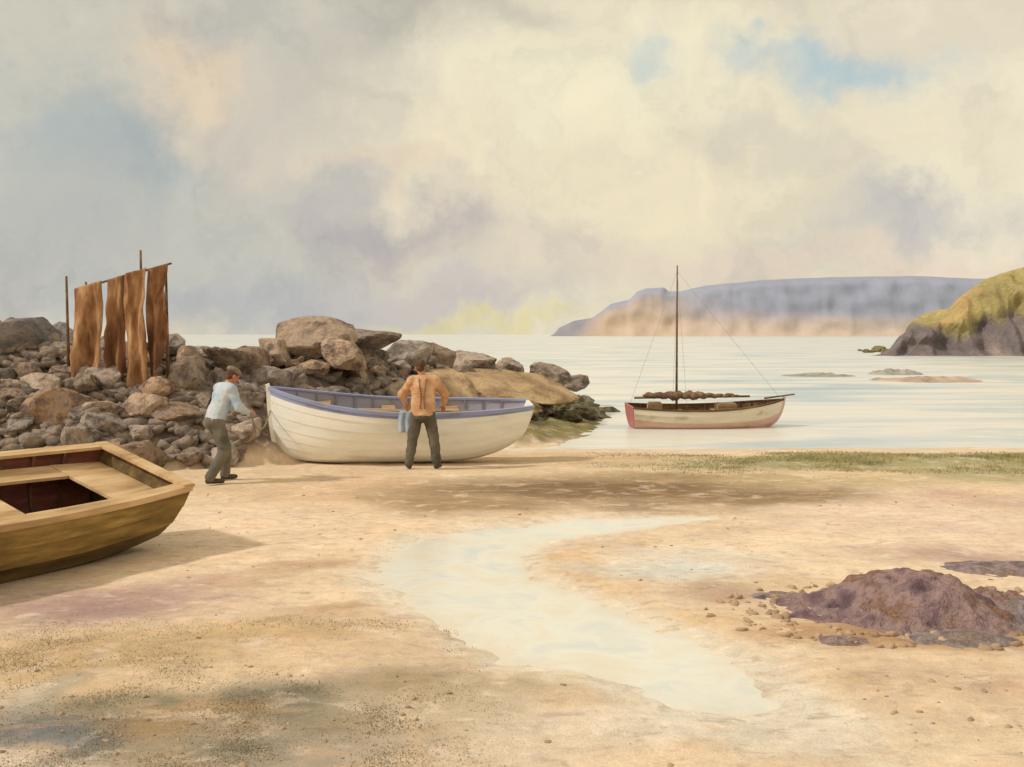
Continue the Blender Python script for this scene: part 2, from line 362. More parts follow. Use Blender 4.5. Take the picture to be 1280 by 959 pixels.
# ------------------------------------------------------------------ ground sheet
xs = np.concatenate([-np.geomspace(6000, 14.2, 36), np.arange(-14, -6, 0.14), np.arange(-6, 6, 0.06), np.arange(6, 14, 0.14), np.geomspace(14.2, 6000, 36)])
ys = np.concatenate([-np.geomspace(400, 1.5, 16), np.arange(0, 3, 0.25), np.arange(3, 14, 0.055), np.arange(14, 24, 0.09), np.arange(24, 42, 0.2), np.geomspace(42.5, 9000, 40)])
X, Y = np.meshgrid(xs, ys, indexing='ij'); Z = ground_z(X, Y)
cbase = np.zeros(X.shape+(4,)); cbase[...] = C(220, 197, 168)
W1 = vnoise(X, Y, 2.2, 101); W2 = vnoise(X, Y, 1.7, 102); W3 = vnoise(X, Y, 6.5, 103); W4 = vnoise(X, Y, 5.5, 104)
def gb(px, py, rx, ry, c, s):
    x0, y0 = G(px, py); y1 = G(px, py-ry)[1]; y2 = G(px, py+ry)[1]; ryw = np.where(Y > y0, y1-y0, y0-y2); rxw = rx/F*y0
    a = (px*7+py*3) % 6.28
    nx = X+0.3*(W1*math.cos(a)+W2*math.sin(a))+.12*W3; ny = Y+0.35*(W2*math.cos(a)-W1*math.sin(a))+.14*W4
    d = np.hypot((nx-x0)/rxw, (ny-y0)/ryw)
    m = (1-sstep(0.3, 1.4, d))*s
    cbase[...] = cbase*(1-m[..., None])+np.array(C(*c))*m[..., None]
gb(640, 600, 800, 22, (210, 184, 148), .6)
gb(350, 690, 190, 60, (230, 204, 174), .7); gb(430, 620, 170, 22, (212, 178, 142), .7); gb(300, 650, 120, 25, (234, 208, 182), .6)
gb(1150, 650, 220, 38, (224, 200, 180), .8); gb(1000, 690, 200, 25, (230, 210, 182), .7)
gb(760, 614, 290, 18, (122, 96, 66), .95); gb(590, 632, 140, 11, (152, 124, 90), .85); gb(960, 622, 130, 13, (134, 110, 78), .85); gb(850, 634, 120, 7, (132, 108, 80), .7)
gb(860, 598, 150, 9, (148, 126, 88), .8); gb(1080, 578, 330, 12, (148, 146, 106), .85); gb(1240, 592, 120, 16, (166, 160, 118), .8); gb(1040, 602, 160, 8, (190, 172, 130), .7)
gb(700, 568, 200, 12, (196, 168, 130), .7); gb(1230, 625, 100, 10, (194, 162, 144), .6)
gb(110, 760, 190, 34, (164, 132, 130), .85); gb(240, 735, 60, 15, (184, 150, 140), .6)  # mauve patch: the dinghy's cast shadow painted into the sand tint
gb(100, 830, 240, 40, (186, 158, 118), .85); gb(60, 925, 160, 50, (108, 112, 114), .95); gb(340, 870, 130, 30, (112, 108, 92), .95)
gb(230, 895, 120, 30, (150, 124, 88), .85); gb(400, 940, 200, 50, (156, 144, 128), .85); gb(290, 920, 90, 22, (124, 118, 102), .8); gb(150, 880, 80, 22, (130, 122, 98), .85)
gb(40, 870, 60, 20, (156, 150, 136), .7); gb(180, 940, 60, 20, (144, 130, 104), .7); gb(450, 905, 70, 18, (136, 122, 98), .7)
gb(560, 875, 180, 60, (178, 162, 136), .85); gb(700, 930, 160, 60, (212, 196, 174), .8); gb(480, 850, 70, 18, (158, 138, 108), .75)
gb(440, 800, 120, 35, (202, 174, 142), .6); gb(330, 790, 120, 20, (194, 164, 122), .7); gb(400, 700, 60, 9, (178, 148, 118), .75); gb(410, 765, 50, 8, (172, 142, 112), .7); gb(310, 735, 60, 8, (196, 166, 136), .6)
gb(700, 715, 115, 26, (212, 180, 136), .85); gb(850, 712, 120, 24, (212, 212, 204), .85); gb(960, 735, 90, 18, (210, 184, 148), .7)
gb(960, 880, 120, 34, (204, 166, 116), .7); gb(1150, 808, 200, 26, (170, 130, 88), .9); gb(1200, 870, 160, 50, (206, 182, 154), .7); gb(1060, 930, 160, 30, (210, 194, 170), .6)
gb(880, 772, 150, 18, (208, 178, 138), .7); gb(1180, 695, 130, 13, (182, 150, 142), .8); gb(1190, 850, 80, 18, (176, 150, 130), .7); gb(1080, 850, 60, 12, (184, 152, 118), .6); gb(900, 738, 60, 6, (176, 146, 126), .7)
gb(900, 860, 130, 34, (224, 214, 196), .7); gb(860, 900, 150, 40, (222, 212, 194), .8); gb(980, 930, 120, 20, (222, 212, 194), .6)
mm = mound(X, Y); k = sstep(0.05, 0.5, mm)[..., None]
cbase = cbase*(1-k)+np.array(C(108, 92, 82))*k
sm2 = (sstep(0.03, 0.25, poly_mound(spur, X, Y))*(1-sstep(.3, .9, poly_mound(ridge, X, Y)))*sstep(-.6, .3, X))[..., None]
olive = np.array(C(112, 108, 66))*(.5+.5*sstep(-1, 1, W3)[..., None])+np.array(C(160, 144, 96))*(.5-.5*sstep(-1, 1, W3)[..., None])
cbase = cbase*(1-sm2)+olive*sm2
under = sstep(-0.19, -0.5, Z)[..., None]*(mm < 0.05)[..., None]
cbase = cbase*(1-under)+np.array(C(160, 160, 142))*under
S = stream(X, Y)*(Y < 15); wetm = (sstep(0.02, 0.35, S)*0.8)[..., None]
cbase = cbase*(1-wetm)+np.array(C(220, 210, 192))*wetm
cbase[..., :3] *= 1.06
mat_sand = mat_attr('sand', 'tint', (1.1, 8.0, 60.0), 0.12, 0.92, 0.4, 0.03, mottles=(
    (1.5, C(214, 178, 138), .4, .52, .66, 1, 1.5), (2.6, C(240, 222, 202), .5, .54, .68, 1, 1.3), (3.4, C(176, 150, 142), .42, .56, .68, 1, 1.6), (5.5, C(156, 142, 110), .42, .57, .68, 1, 1.4)))
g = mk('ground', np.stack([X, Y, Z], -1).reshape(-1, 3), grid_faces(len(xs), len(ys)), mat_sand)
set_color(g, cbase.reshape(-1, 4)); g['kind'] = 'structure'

# stream water: flat sheet lying in the channel
sxs = np.arange(-3, 5, 0.07); sys_ = np.arange(3, 14.5, 0.07)
SX, SY = np.meshgrid(sxs, sys_, indexing='ij'); SM = stream(SX, SY)
fs = grid_faces(len(sxs), len(sys_)); keep = (SM.reshape(-1)[fs].max(1) > 0.12); fs = fs[keep]
used = np.unique(fs); remap = -np.ones(SX.size, int); remap[used] = np.arange(len(used))
sv = np.stack([SX, SY, np.full_like(SX, -0.026)], -1).reshape(-1, 3)[used]
m, nt, b = new_mat('stream_water'); tcn = N(nt, 'ShaderNodeTexCoord')
n1 = noise_tex(nt, 1.6, 5, .6, tcn.outputs['Object'], .5)
sky_sheen = ramp(nt, n1.outputs[0], [(.3, C(204, 211, 210)), (.5, C(230, 228, 216)), (.7, C(224, 214, 192))]).outputs[0]  # pale stops paint the reflected sky into the stream's base colour
at = N(nt, 'ShaderNodeAttribute', attribute_name='tint')
n3 = noise_tex(nt, 6, 5, .65, tcn.outputs['Object'], .5)
ov = N(nt, 'ShaderNodeMath', operation='MULTIPLY_ADD'); nt.links.new(n3.outputs[0], ov.inputs[0]); ov.inputs[1].default_value = .7; ov.inputs[2].default_value = -.35
sm_ = N(nt, 'ShaderNodeMath', operation='ADD'); nt.links.new(at.outputs['Fac'], sm_.inputs[0]); nt.links.new(ov.outputs[0], sm_.inputs[1])
mr = N(nt, 'ShaderNodeMapRange', interpolation_type='SMOOTHSTEP'); nt.links.new(sm_.outputs[0], mr.inputs[0]); mr.inputs[1].default_value = .3; mr.inputs[2].default_value = .95
nt.links.new(mix(nt, 'MIX', mr.outputs[0], C(224, 211, 190), sky_sheen), b.inputs['Base Color'])
mrr = N(nt, 'ShaderNodeMapRange'); nt.links.new(sm_.outputs[0], mrr.inputs[0]); mrr.inputs[1].default_value = .2; mrr.inputs[2].default_value = .8; mrr.inputs[3].default_value = .75; mrr.inputs[4].default_value = .2
nt.links.new(mrr.outputs[0], b.inputs['Roughness'])
n2 = noise_tex(nt, 14, 3, .5, tcn.outputs['Object']); bump(nt, b, n2.outputs[0], .12, .01)
st = mk('stream', sv, remap[fs], m); st['kind'] = 'structure'
q = SM.reshape(-1)[used]; set_color(st, np.stack([q, q, q, np.ones_like(q)], -1))

# sea
sx = np.concatenate([-np.geomspace(8000, 12, 20), np.linspace(-11, 11, 12), np.geomspace(12, 8000, 20)]); sy = np.concatenate([[20.5, 24, 30, 40], np.geomspace(60, 9000, 24)])
QX, QY = np.meshgrid(sx, sy, indexing='ij')
m, nt, b = new_mat('sea_water'); tcn = N(nt, 'ShaderNodeTexCoord')
mp = N(nt, 'ShaderNodeMapping'); mp.inputs['Scale'].default_value = (0.12, 0.35, 1); nt.links.new(tcn.outputs['Object'], mp.inputs[0])
n1 = noise_tex(nt, 0.9, 7, .6, mp.outputs[0], .5)
r1 = ramp(nt, n1.outputs[0], [(.3, C(150, 178, 188)), (.44, C(196, 208, 212)), (.57, C(236, 230, 218)), (.7, C(206, 212, 212))])  # cream bands put sky reflection into the sea's base colour
nt.links.new(r1.outputs[0], b.inputs['Base Color']); b.inputs['Roughness'].default_value = .28
mp2 = N(nt, 'ShaderNodeMapping'); mp2.inputs['Scale'].default_value = (0.7, 2.2, 1); nt.links.new(tcn.outputs['Object'], mp2.inputs[0])
n2 = noise_tex(nt, 1.6, 6, .6, mp2.outputs[0]); bump(nt, b, n2.outputs[0], .5, .08)
sea = mk('sea', np.stack([QX, QY, np.full_like(QX, WATER)], -1).reshape(-1, 3), grid_faces(len(sx), len(sy)), m); sea['kind'] = 'structure'

# ------------------------------------------------------------------ headlands
def headland(name, prof, D0, D1, Dtop, shear, colf, seed, rough, cliff, step_px, mat, craggy=0):
    pxs = np.arange(prof[0][0], prof[-1][0], step_px); tops = np.interp(pxs, [p[0] for p in prof], [p[1] for p in prof])
    nv = 70; v = np.linspace(0, 1, nv)**1.3
    PX, V = np.meshgrid(pxs, v, indexing='ij'); TOP = np.repeat(((HY-tops)/F*Dtop+H)[:, None], nv, 1)
    s = Dtop/F
    XX = (PX-640)/F*Dtop
    YY = D0+(D1-D0)*V+rough*3*vnoise(XX/s/60, V*0, 1.0, seed)*(1-V)
    XX = XX+(YY-Dtop)*shear
    prf = cliff(V)
    ZZ = (TOP-WATER)*prf+WATER-1*s*4*(V < 0.01)
    nz = vnoise(XX/s/22, V*7, 1.0, seed+1)*0.6+vnoise(XX/s/7, V*20, 1.0, seed+2)*0.4
    ZZ = ZZ+nz*rough*prf*np.clip(1.0-V*1.6, 0.08, 1)*np.clip((TOP-WATER)/(s*30), 0, 1)*.8
    if craggy:
        cr = np.abs(vnoise(XX/s/14, V*9, 1.0, seed+5))+.5*np.abs(vnoise(XX/s/5, V*26, 1.0, seed+6))
        ZZ = ZZ-craggy*(cr-.5)*prf*np.clip(1.3-V*2.5, 0, 1)*np.clip((TOP-WATER)/(s*40), 0, 1)
        YY = YY+craggy*2*cr*(1-V)
    YY = YY+vnoise(XX/s/9, ZZ/s/6, 1.0, seed+3)*rough*1.2*(1-V)
    o = mk(name, np.stack([XX, YY, ZZ], -1).reshape(-1, 3), grid_faces(len(pxs), nv), mat)
    cols = colf(PX, (ZZ-WATER)/np.maximum(TOP-WATER, .1), nz)
    set_color(o, cols.reshape(-1, 4)); o['kind'] = 'structure'; return o
def lerp(a, b, t): return np.array(a)*(1-t[..., None])+np.array(b)*t[..., None]
def col_far(px, h, nz):  # blue-mauve tones paint aerial haze into the cliff tint
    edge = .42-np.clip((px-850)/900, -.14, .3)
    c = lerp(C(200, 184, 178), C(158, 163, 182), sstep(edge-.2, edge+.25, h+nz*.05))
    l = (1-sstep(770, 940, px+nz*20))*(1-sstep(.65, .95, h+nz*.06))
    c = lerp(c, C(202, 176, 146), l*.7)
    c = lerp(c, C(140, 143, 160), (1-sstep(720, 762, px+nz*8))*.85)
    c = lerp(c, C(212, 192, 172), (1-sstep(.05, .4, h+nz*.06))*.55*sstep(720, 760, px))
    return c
def col_near(px, h, nz):
    c = lerp(C(124, 114, 114), C(172, 158, 106), sstep(.34, .54, h+nz*.25-(px < 1190)*.22))
    c = lerp(c, C(198, 160, 112), sstep(.1, .7, nz)*sstep(.4, .6, h)*.6)
    c = lerp(c, C(134, 132, 92), sstep(.1, .8, -nz)*sstep(.5, .7, h)*.6)
    c = lerp(c, C(164, 146, 134), sstep(.0, .7, -nz)*(1-sstep(.3, .6, h))*.8)
    return c
m_far = mat_attr('distant_cliff', 'tint', (0.01, 0.04, 0.12), 0.045, 1.0, .3, 2.0)
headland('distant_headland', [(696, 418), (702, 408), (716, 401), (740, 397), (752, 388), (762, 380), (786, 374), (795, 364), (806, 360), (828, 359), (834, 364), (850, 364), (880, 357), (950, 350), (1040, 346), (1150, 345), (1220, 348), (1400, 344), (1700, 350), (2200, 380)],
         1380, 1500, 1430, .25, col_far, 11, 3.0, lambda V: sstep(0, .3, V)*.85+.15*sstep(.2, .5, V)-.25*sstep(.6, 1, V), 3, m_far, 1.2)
m_near = mat_attr('near_cliff', 'tint', (0.15, 0.6, 2.5), 0.18, 1.0, .8, .3)
headland('near_headland', [(1114, 440), (1120, 426), (1130, 404), (1145, 390), (1165, 387), (1182, 384), (1192, 374), (1205, 360), (1225, 346), (1250, 337), (1290, 325), (1400, 300), (1600, 270), (2000, 250)],
         118, 150, 126, .62, col_near, 21, 1.1, lambda V: sstep(0, .2, V)*.5+.5*sstep(.04, .4, V)-.2*sstep(.6, 1, V), 1.5, m_near, .9)

# ------------------------------------------------------------------ rocks
def rock_mesh(name, seed, nplanes=11, flat=0.75, rough=0.05, sub=4, sharp=30):
    r = np.random.default_rng(seed); bm = bmesh.new(); bmesh.ops.create_icosphere(bm, subdivisions=sub, radius=1)
    nrm = r.normal(size=(nplanes, 3)); nrm /= np.linalg.norm(nrm, axis=1)[:, None]; dd = r.uniform(.58, 1.0, nplanes)
    for v in bm.verts:
        d = np.array(v.co); q = nrm@d; ok = q > 0.05
        t = dd[ok]/q[ok]; rad = -np.log(np.sum(np.exp(-sharp*t))+1e-30)/sharp if len(t) else 1.0
        rad = min(rad, 1.2)
        p = Vector(d*rad); n_ = noise.fractal(p*2.2+Vector((seed*3.1, 0, 0)), 1.0, 2.0, 4)
        p = p*(1+rough*n_*1.6); p.z *= flat; v.co = p
    me = bpy.data.meshes.new(name); bm.to_mesh(me); bm.free()
    me.polygons.foreach_set('use_smooth', [True]*len(me.polygons))
    if sub > 2: me.set_sharp_from_angle(angle=math.radians(24))
    return me
m_rock = mat_noise('boulder_stone', [(.26, C(84, 68, 62)), (.42, C(134, 112, 98)), (.55, C(184, 156, 128)), (.66, C(148, 132, 128)), (.78, C(104, 86, 78))], 1.8, .92, 6, .9, .08, rand=.34)
m_blue = mat_noise('blue_grey_stone', [(.28, C(82, 82, 88)), (.45, C(116, 112, 114)), (.6, C(146, 136, 130)), (.75, C(104, 96, 94))], 1.8, .92, 6, .9, .08)
m_slab = mat_noise('tan_slab_stone', [(.28, C(124, 100, 80)), (.45, C(168, 140, 108)), (.6, C(198, 170, 132)), (.75, C(150, 128, 106))], 1.8, .92, 6, .9, .08)
m_rockw = mat_noise('weedy_stone', [(.3, C(72, 66, 44)), (.5, C(116, 108, 68)), (.68, C(152, 136, 94))], 2.6, .85, 8, .8, .06, rand=.22)
m_purple = mat_noise('purple_stone', [(.26, C(84, 66, 70)), (.40, C(122, 98, 104)), (.50, C(158, 132, 128)), (.60, C(130, 98, 82)), (.72, C(168, 130, 90)), (.85, C(120, 96, 96))], 3.4, .95, 14, 1.0, .07, rand=.1, detail=9)
rocks = [rock_mesh('boulder', s, flat=(.5, .62, .7, .42, .75)[s % 5]) for s in range(10)]
for me in rocks: me.materials.append(m_rock)
rocksw = [rock_mesh('weedy_boulder', 40+s, flat=.5, rough=.10) for s in range(4)]
for me in rocksw: me.materials.append(m_rockw)
slabs = [rock_mesh('tan_slab', 60+s, flat=.28, rough=.08) for s in range(2)]
for me in slabs: me.materials.append(m_slab)
blocks = [rock_mesh('blue_block', 81, nplanes=9, flat=.6, rough=.05)]
blocks[0].materials.append(m_blue)
def place_rock(x, y, r, z=None, me=None, weed=False, sx=1.0, label=None):
    if z is None: z = gz1(x, y)+r*.16
    me = me or random.choice(rocksw if weed else rocks)
    o = bpy.data.objects.new('boulder', me); col.objects.link(o)
    o.location = (x, y, z); o.rotation_euler = (random.uniform(-.4, .4), random.uniform(-.4, .4), random.uniform(0, 6.28))
    o.scale = (r*sx, r*random.uniform(.7, 1.0), r*random.uniform(.8, 1.15))
    o['category'] = 'rock'; o['group'] = 'boulders piled in the breakwater'
    o['label'] = label or ('olive weed-covered boulder at the waterline of the breakwater' if weed else 'weathered brown boulder piled in the stone breakwater')
    return o
big = [(385, 424, 22.0, .80, 1.05), (452, 428, 23.3, .66, 1.1), (345, 438, 21.6, .42, 1), (425, 448, 21.6, .5, 1), (505, 444, 25, .5, 1.2), (545, 446, 27, .5, 1.2),
       (285, 450, 20.2, .40, 1.2), (235, 455, 20, .38, 1), (590, 455, 29, .6, 1.4), (640, 464, 31, .55, 1.4), (685, 470, 33.5, .5, 1.4), (720, 480, 36, .45, 1.4)]
pl = []
for px, py, D, r, s in big:
    x = (px-640)/F*D; place_rock(x, D, r, z=H-(py-HY)/F*D, sx=s, label='large angular tan boulder crowning the stone breakwater'); pl.append((x, D, r))
for px, py, D, r, s in [(25, 425, 19.6, .62, 1.4), (75, 430, 20.2, .5, 1.2), (-30, 420, 20, .6, 1.3)]:
    x = (px-640)/F*D; place_rock(x, D, r, z=H-(py-HY)/F*D, sx=s, me=blocks[0], label='large blue-grey stone block on top of the breakwater'); pl.append((x, D, r))
for i, (px, py, D, r, s) in enumerate([(610, 487, 25.6, .95, 1.5), (655, 486, 28.0, .9, 1.5), (560, 484, 24.2, .8, 1.3)]):
    x = (px-640)/F*D; o = place_rock(x, D, r, z=H-(py-HY)/F*D-.05, me=slabs[i % 2], label='broad tan sloping stone slab in the breakwater'); o.rotation_euler = (.38, .22+.05*i, .25-.3*i); o.scale = (r*s, r, r); pl.append((x, D, r*.8))
boat_c = (-1.9, 19.1)
def candidates(n):
    t = rng.random(n); x = np.where(t < .45, rng.uniform(-10.6, -4.0, n), rng.uniform(-5, 4.4, n))
    y0 = np.interp(x, ridge[:, 0], ridge[:, 1]); y = np.where(t < .45, rng.uniform(17, 21, n), y0+rng.uniform(-6.5, 1.0, n))
    mh = mound(x, y); gz = base_z(x, y)+mh
    ok = (mh > .05) & ~((np.abs(x-boat_c[0]) < 2.6) & (np.abs(y-boat_c[1]) < 1.1)) & ~((x > -3.4) & (x < -3.0) & (y < 17.6))
    return x[ok], y[ok], gz[ok]
cx_, cy_, cg_ = candidates(9000)
for x, y, gz in zip(cx_, cy_, cg_):
    if len(pl) >= 298: break
    r = random.choice([.18, .22, .26, .32, .38, .46])*(1+.15*(y > 24))
    if x > .8: r *= .8
    if any((x-a)**2+(y-b)**2 < (.58*(r+c))**2 for a, b, c in pl): continue
    weed = (x > -0.2 and gz < 0.45) or x > 2.6
    if weed and gz < .3 and random.random() < .45: continue
    place_rock(float(x), float(y), r, weed=bool(weed)); pl.append((x, y, r))
small = rock_mesh('rubble', 77, flat=.85, sub=2)
svs = np.array([v.co[:] for v in small.vertices]); sf = np.array([p.vertices[:] for p in small.polygons])
def scatter(name, pts, mat, kind='stuff'):
    V = []; Fc = []; o_ = 0
    for (x, y, z, r) in pts:
        a, e, t_ = random.uniform(0, 6.28), random.uniform(-.6, .6), random.uniform(-.6, .6)
        R = np.array(Matrix.Rotation(a, 3, 'Z') @ Matrix.Rotation(e, 3, 'X') @ Matrix.Rotation(t_, 3, 'Y'))
        V.append((svs*[r, r*random.uniform(.6, 1), r*random.uniform(.6, 1)])@R.T+[x, y, z]); Fc.append(sf+o_); o_ += len(svs)
    o = mk(name, np.concatenate(V), np.concatenate(Fc), mat); o['kind'] = kind; return o
cx_, cy_, cg_ = candidates(5500); zz = ground_z(cx_, cy_); wk = (cx_ > 0) & (cg_ < .45)
pts = [(float(x), float(y), float(z)+.03, random.uniform(.05, .2)) for x, y, z in list(zip(cx_[~wk], cy_[~wk], zz[~wk]))[:2600]]
scatter('rubble', pts, m_rock)
pts = [(float(x), float(y), float(z)+.01, random.uniform(.04, .13)) for x, y, z in list(zip(cx_[wk], cy_[wk], zz[wk]))[:400]]
scatter('weedy_rubble', pts, m_rockw)
n = 5000; y = rng.uniform(4.3, 15, n); x = rng.uniform(-.5, .5, n)*y
dens = .05+.2*((x < -0.2) & (y < 7.6))+.2*((x > 2) & (y < 9)); ok = (rng.random(n) < dens) & (stream(x, y) < .05); x, y = x[ok], y[ok]; zz = ground_z(x, y)
pts = [(float(a), float(b_), float(c_), random.choice([.006, .009, .012, .02])) for a, b_, c_ in zip(x, y, zz)]
# extra small stones and weed lumps around the outcrop foot
for _ in range(260):
    a = random.uniform(0, 6.28); rr_ = random.uniform(.85, 1.35); x0, y0 = G(1150, 768); x = x0+1.25*rr_*math.cos(a); y = y0+.75*rr_*math.sin(a); pts.append((x, y, gz1(x, y), random.choice([.012, .02, .03, .045])))
scatter('pebbles', pts, mat_noise('pebble_stone', [(.3, C(140, 116, 98)), (.6, C(190, 162, 132))], 3, .9))

def outcrop(name, px, py, rxp, top_z, ry, seed, label, ang=0, peak=.0):
    x0, y0 = G(px, py); rx = rxp/F*y0
    nu, nv = (170, 90) if rxp > 80 else (70, 40); u = np.linspace(-1.3, 1.3, nu); v = np.linspace(-1.3, 1.3, nv); U, V = np.meshgrid(u, v, indexing='ij')
    XX = U*rx; YY = V*ry
    rr = np.hypot(U-peak*(1-np.hypot(U, V)).clip(0), V)+.20*vnoise(U, V, 3.2, seed)+.11*vnoise(U*rx*7, V*ry*7, 1.0, seed+7)+.07*vnoise(U*rx*22, V*ry*22, 1.0, seed+8)
    hgt = np.clip(1-rr, -.2, 1)
    Zr = top_z*(np.clip(hgt*1.1, 0, 1)**1.0)-.08*(hgt <= 0)-.02
    sc_ = min(1, top_z/.3)
    for i in range(nu):
        for j in range(nv):
            if hgt[i, j] > 0:
                p = Vector((XX[i, j]*2.0+seed, YY[i, j]*2.8+XX[i, j]*.8, seed*.7))
                rg = noise.fractal(p, 1.0, 2.0, 3); cell = noise.voronoi(p*2.2)[0]; rg3 = noise.fractal(p*5, 1.0, 2.0, 3)
                e = min(1, hgt[i, j]*4)
                Zr[i, j] += (rg*.08+min(cell[1]-cell[0], .35)*.10+rg3*.022-.04)*sc_*e
    o = mk(name, np.stack([XX, YY, Zr], -1).reshape(-1, 3), grid_faces(nu, nv), m_purple, loc=(x0, y0, gz1(x0, y0)))
    o['label'] = label; o['category'] = 'rock'; o.rotation_euler[2] = ang; return o
outcrop('rock_outcrop', 1145, 768, 185, .32, .75, 3, 'low purplish-brown rock outcrop rising from wet sand', -.06, -.1)
outcrop('rock_outcrop', 1285, 772, 90, .17, .5, 5, 'small purplish rock hump beside the larger outcrop')
outcrop('rock_outcrop', 1200, 800, 85, .07, .3, 8, 'flat ochre-brown rock shelf at the foot of the outcrop')
outcrop('rock_outcrop', 1250, 712, 100, .07, .6, 9, 'low mauve rock lying flat on the sand')
outcrop('rock_outcrop', 1045, 804, 50, .045, .2, 12, 'small brown rock half buried in wet sand')
outcrop('rock_outcrop', 965, 744, 62, .035, .22, 14, 'thin flat brown rock barely breaking the sand')
for px, py, r in [(1098, 437, 1.1), (1085, 438, .7), (1110, 441, .9), (1075, 436, .4)]:
    D = (H-WATER)*F/(py+3-HY); o = place_rock((px-640)/F*D, D, r, z=WATER+.1, weed=True, label='dark sea rock awash off the headland'); o['group'] = 'sea rocks off the headland'; o.name = 'sea_rock'
def reef(px, py, rxp, ryw, hz, seed, mat, label):
    D = (H-WATER)*F/(py-HY); x0 = (px-640)/F*D; rx = rxp/F*D; nu, nv = 80, 24
    U, V = np.meshgrid(np.linspace(-1.2, 1.2, nu), np.linspace(-1.2, 1.2, nv), indexing='ij')
    hh = np.clip(1-np.hypot(U, V)-.22*vnoise(U*2, V, 2.4, seed), -.15, 1); Zr = hz*np.sign(hh)*np.abs(hh)**.6*(1+.5*vnoise(U*4, V*2, 3, seed+1))
    o = mk('reef', np.stack([U*rx, V*ryw, Zr], -1).reshape(-1, 3), grid_faces(nu, nv), mat, loc=(x0, D, WATER)); o['label'] = label; o['category'] = 'reef'; return o
m_reef = mat_noise('pale_reef_stone', [(.3, C(130, 128, 124)), (.6, C(172, 166, 156))], 1.2, .8)
m_reef2 = mat_noise('pink_reef_stone', [(.3, C(140, 124, 112)), (.6, C(196, 172, 152))], 1.2, .8)
reef(1022, 470, 46, 1.6, .16, 3, m_reef, 'low grey reef barely breaking calm water')
reef(1160, 476, 66, 2.2, .24, 5, m_reef2, 'low pinkish reef breaking calm water off the beach')
reef(1120, 468, 30, 1.4, .32, 8, m_reef, 'low grey reef hump beside the pinkish reef')

# ------------------------------------------------------------------ tufts (weed / grass)
def tufts(name, pts, mat, hmin, hmax, spread=.05, blades=9):
    P = np.array(pts); P = np.repeat(P, blades, 0); n = len(P); r = rng
    bx = P[:, 0]+r.normal(0, spread, n); by = P[:, 1]+r.normal(0, spread, n); z = P[:, 2]; h = r.uniform(hmin, hmax, n); a = r.uniform(0, 6.28, n); wv = h*.12+.003
    lx, ly = r.normal(0, 1, n)*h*.7, r.normal(0, 1, n)*h*.7; ca, sa = np.cos(a)*wv, np.sin(a)*wv
    V = np.stack([np.stack([bx-ca, by-sa, z-.01], -1), np.stack([bx+ca, by+sa, z-.01], -1), np.stack([bx+lx*.4+ca*.6, by+ly*.4+sa*.6, z+h*.65], -1), np.stack([bx+lx, by+ly, z+h], -1)], 1).reshape(-1, 3)
    k_ = np.arange(n)[:, None]*4; Fc = np.concatenate([k_+[[0, 1, 2]], k_+[[0, 2, 3]]])
    o = mk(name, V, Fc, mat, False); o['kind'] = 'stuff'; return o
m_weed = mat_noise('shore_weed', [(.3, C(140, 138, 100)), (.5, C(170, 162, 118)), (.7, C(196, 180, 134))], 1.2, .9)
m_grass = mat_noise('dry_beach_grass', [(.3, C(146, 140, 120)), (.5, C(170, 156, 128)), (.7, C(194, 176, 146))], 1.6, .9)
n = 26000; px = rng.uniform(740, 1400, n); py = rng.normal(576, 9, n); ok = (py > 560) & (py < 606) & (rng.random(n) < .12+.88*sstep(800, 1000, px)); px, py = px[ok], py[ok]
y = (H+.05)*F/(py-HY); x = (px-640)/F*y; dn_ = vnoise(x, y*2, 1.8, 31)+vnoise(x, y*2, 7, 32)*.5; ok = rng.random(len(x)) < sstep(-.4, .9, dn_); x, y = x[ok][:5000], y[ok][:5000]
tufts('shore_weed', np.stack([x, y, ground_z(x, y)], -1), m_weed, .008, .035, .09, 7)
n = 60000; px = rng.uniform(-50, 640, n); py = rng.uniform(780, 985, n); y = H*F/(py-HY); x = (px-640)/F*y
dn_ = vnoise(x, y, 2.4, 37)+.8*vnoise(x, y, 9, 38)-.0016*np.maximum(px-250, 0); ok = rng.random(n) < sstep(-.6, 2.0, dn_); x, y = x[ok][:9000], y[ok][:9000]
tufts('beach_grass', np.stack([x, y, ground_z(x, y)], -1), m_grass, .002, .008, .06, 5)

# ------------------------------------------------------------------ boats
def paint(name, c, rough=.5, dirt=.25, worn=None):
    r, g_, b_ = c
    worn = worn or (r*.75, g_*.7, b_*.62)
    return mat_noise(name, [(.25, C(*worn)), (.25+dirt, C(r*.95, g_*.95, b_*.93)), (.7, C(*c))], 2.5, rough, 22, .25, .01, stretch=(.5, 1, 1.6))
def planks(name, c1, c2, c3): return mat_noise(name, [(.3, C(*c1)), (.5, C(*c2)), (.68, C(*c3))], 3.0, .75, 10, .5, .012, stretch=(.35, 2.2, 2.2))

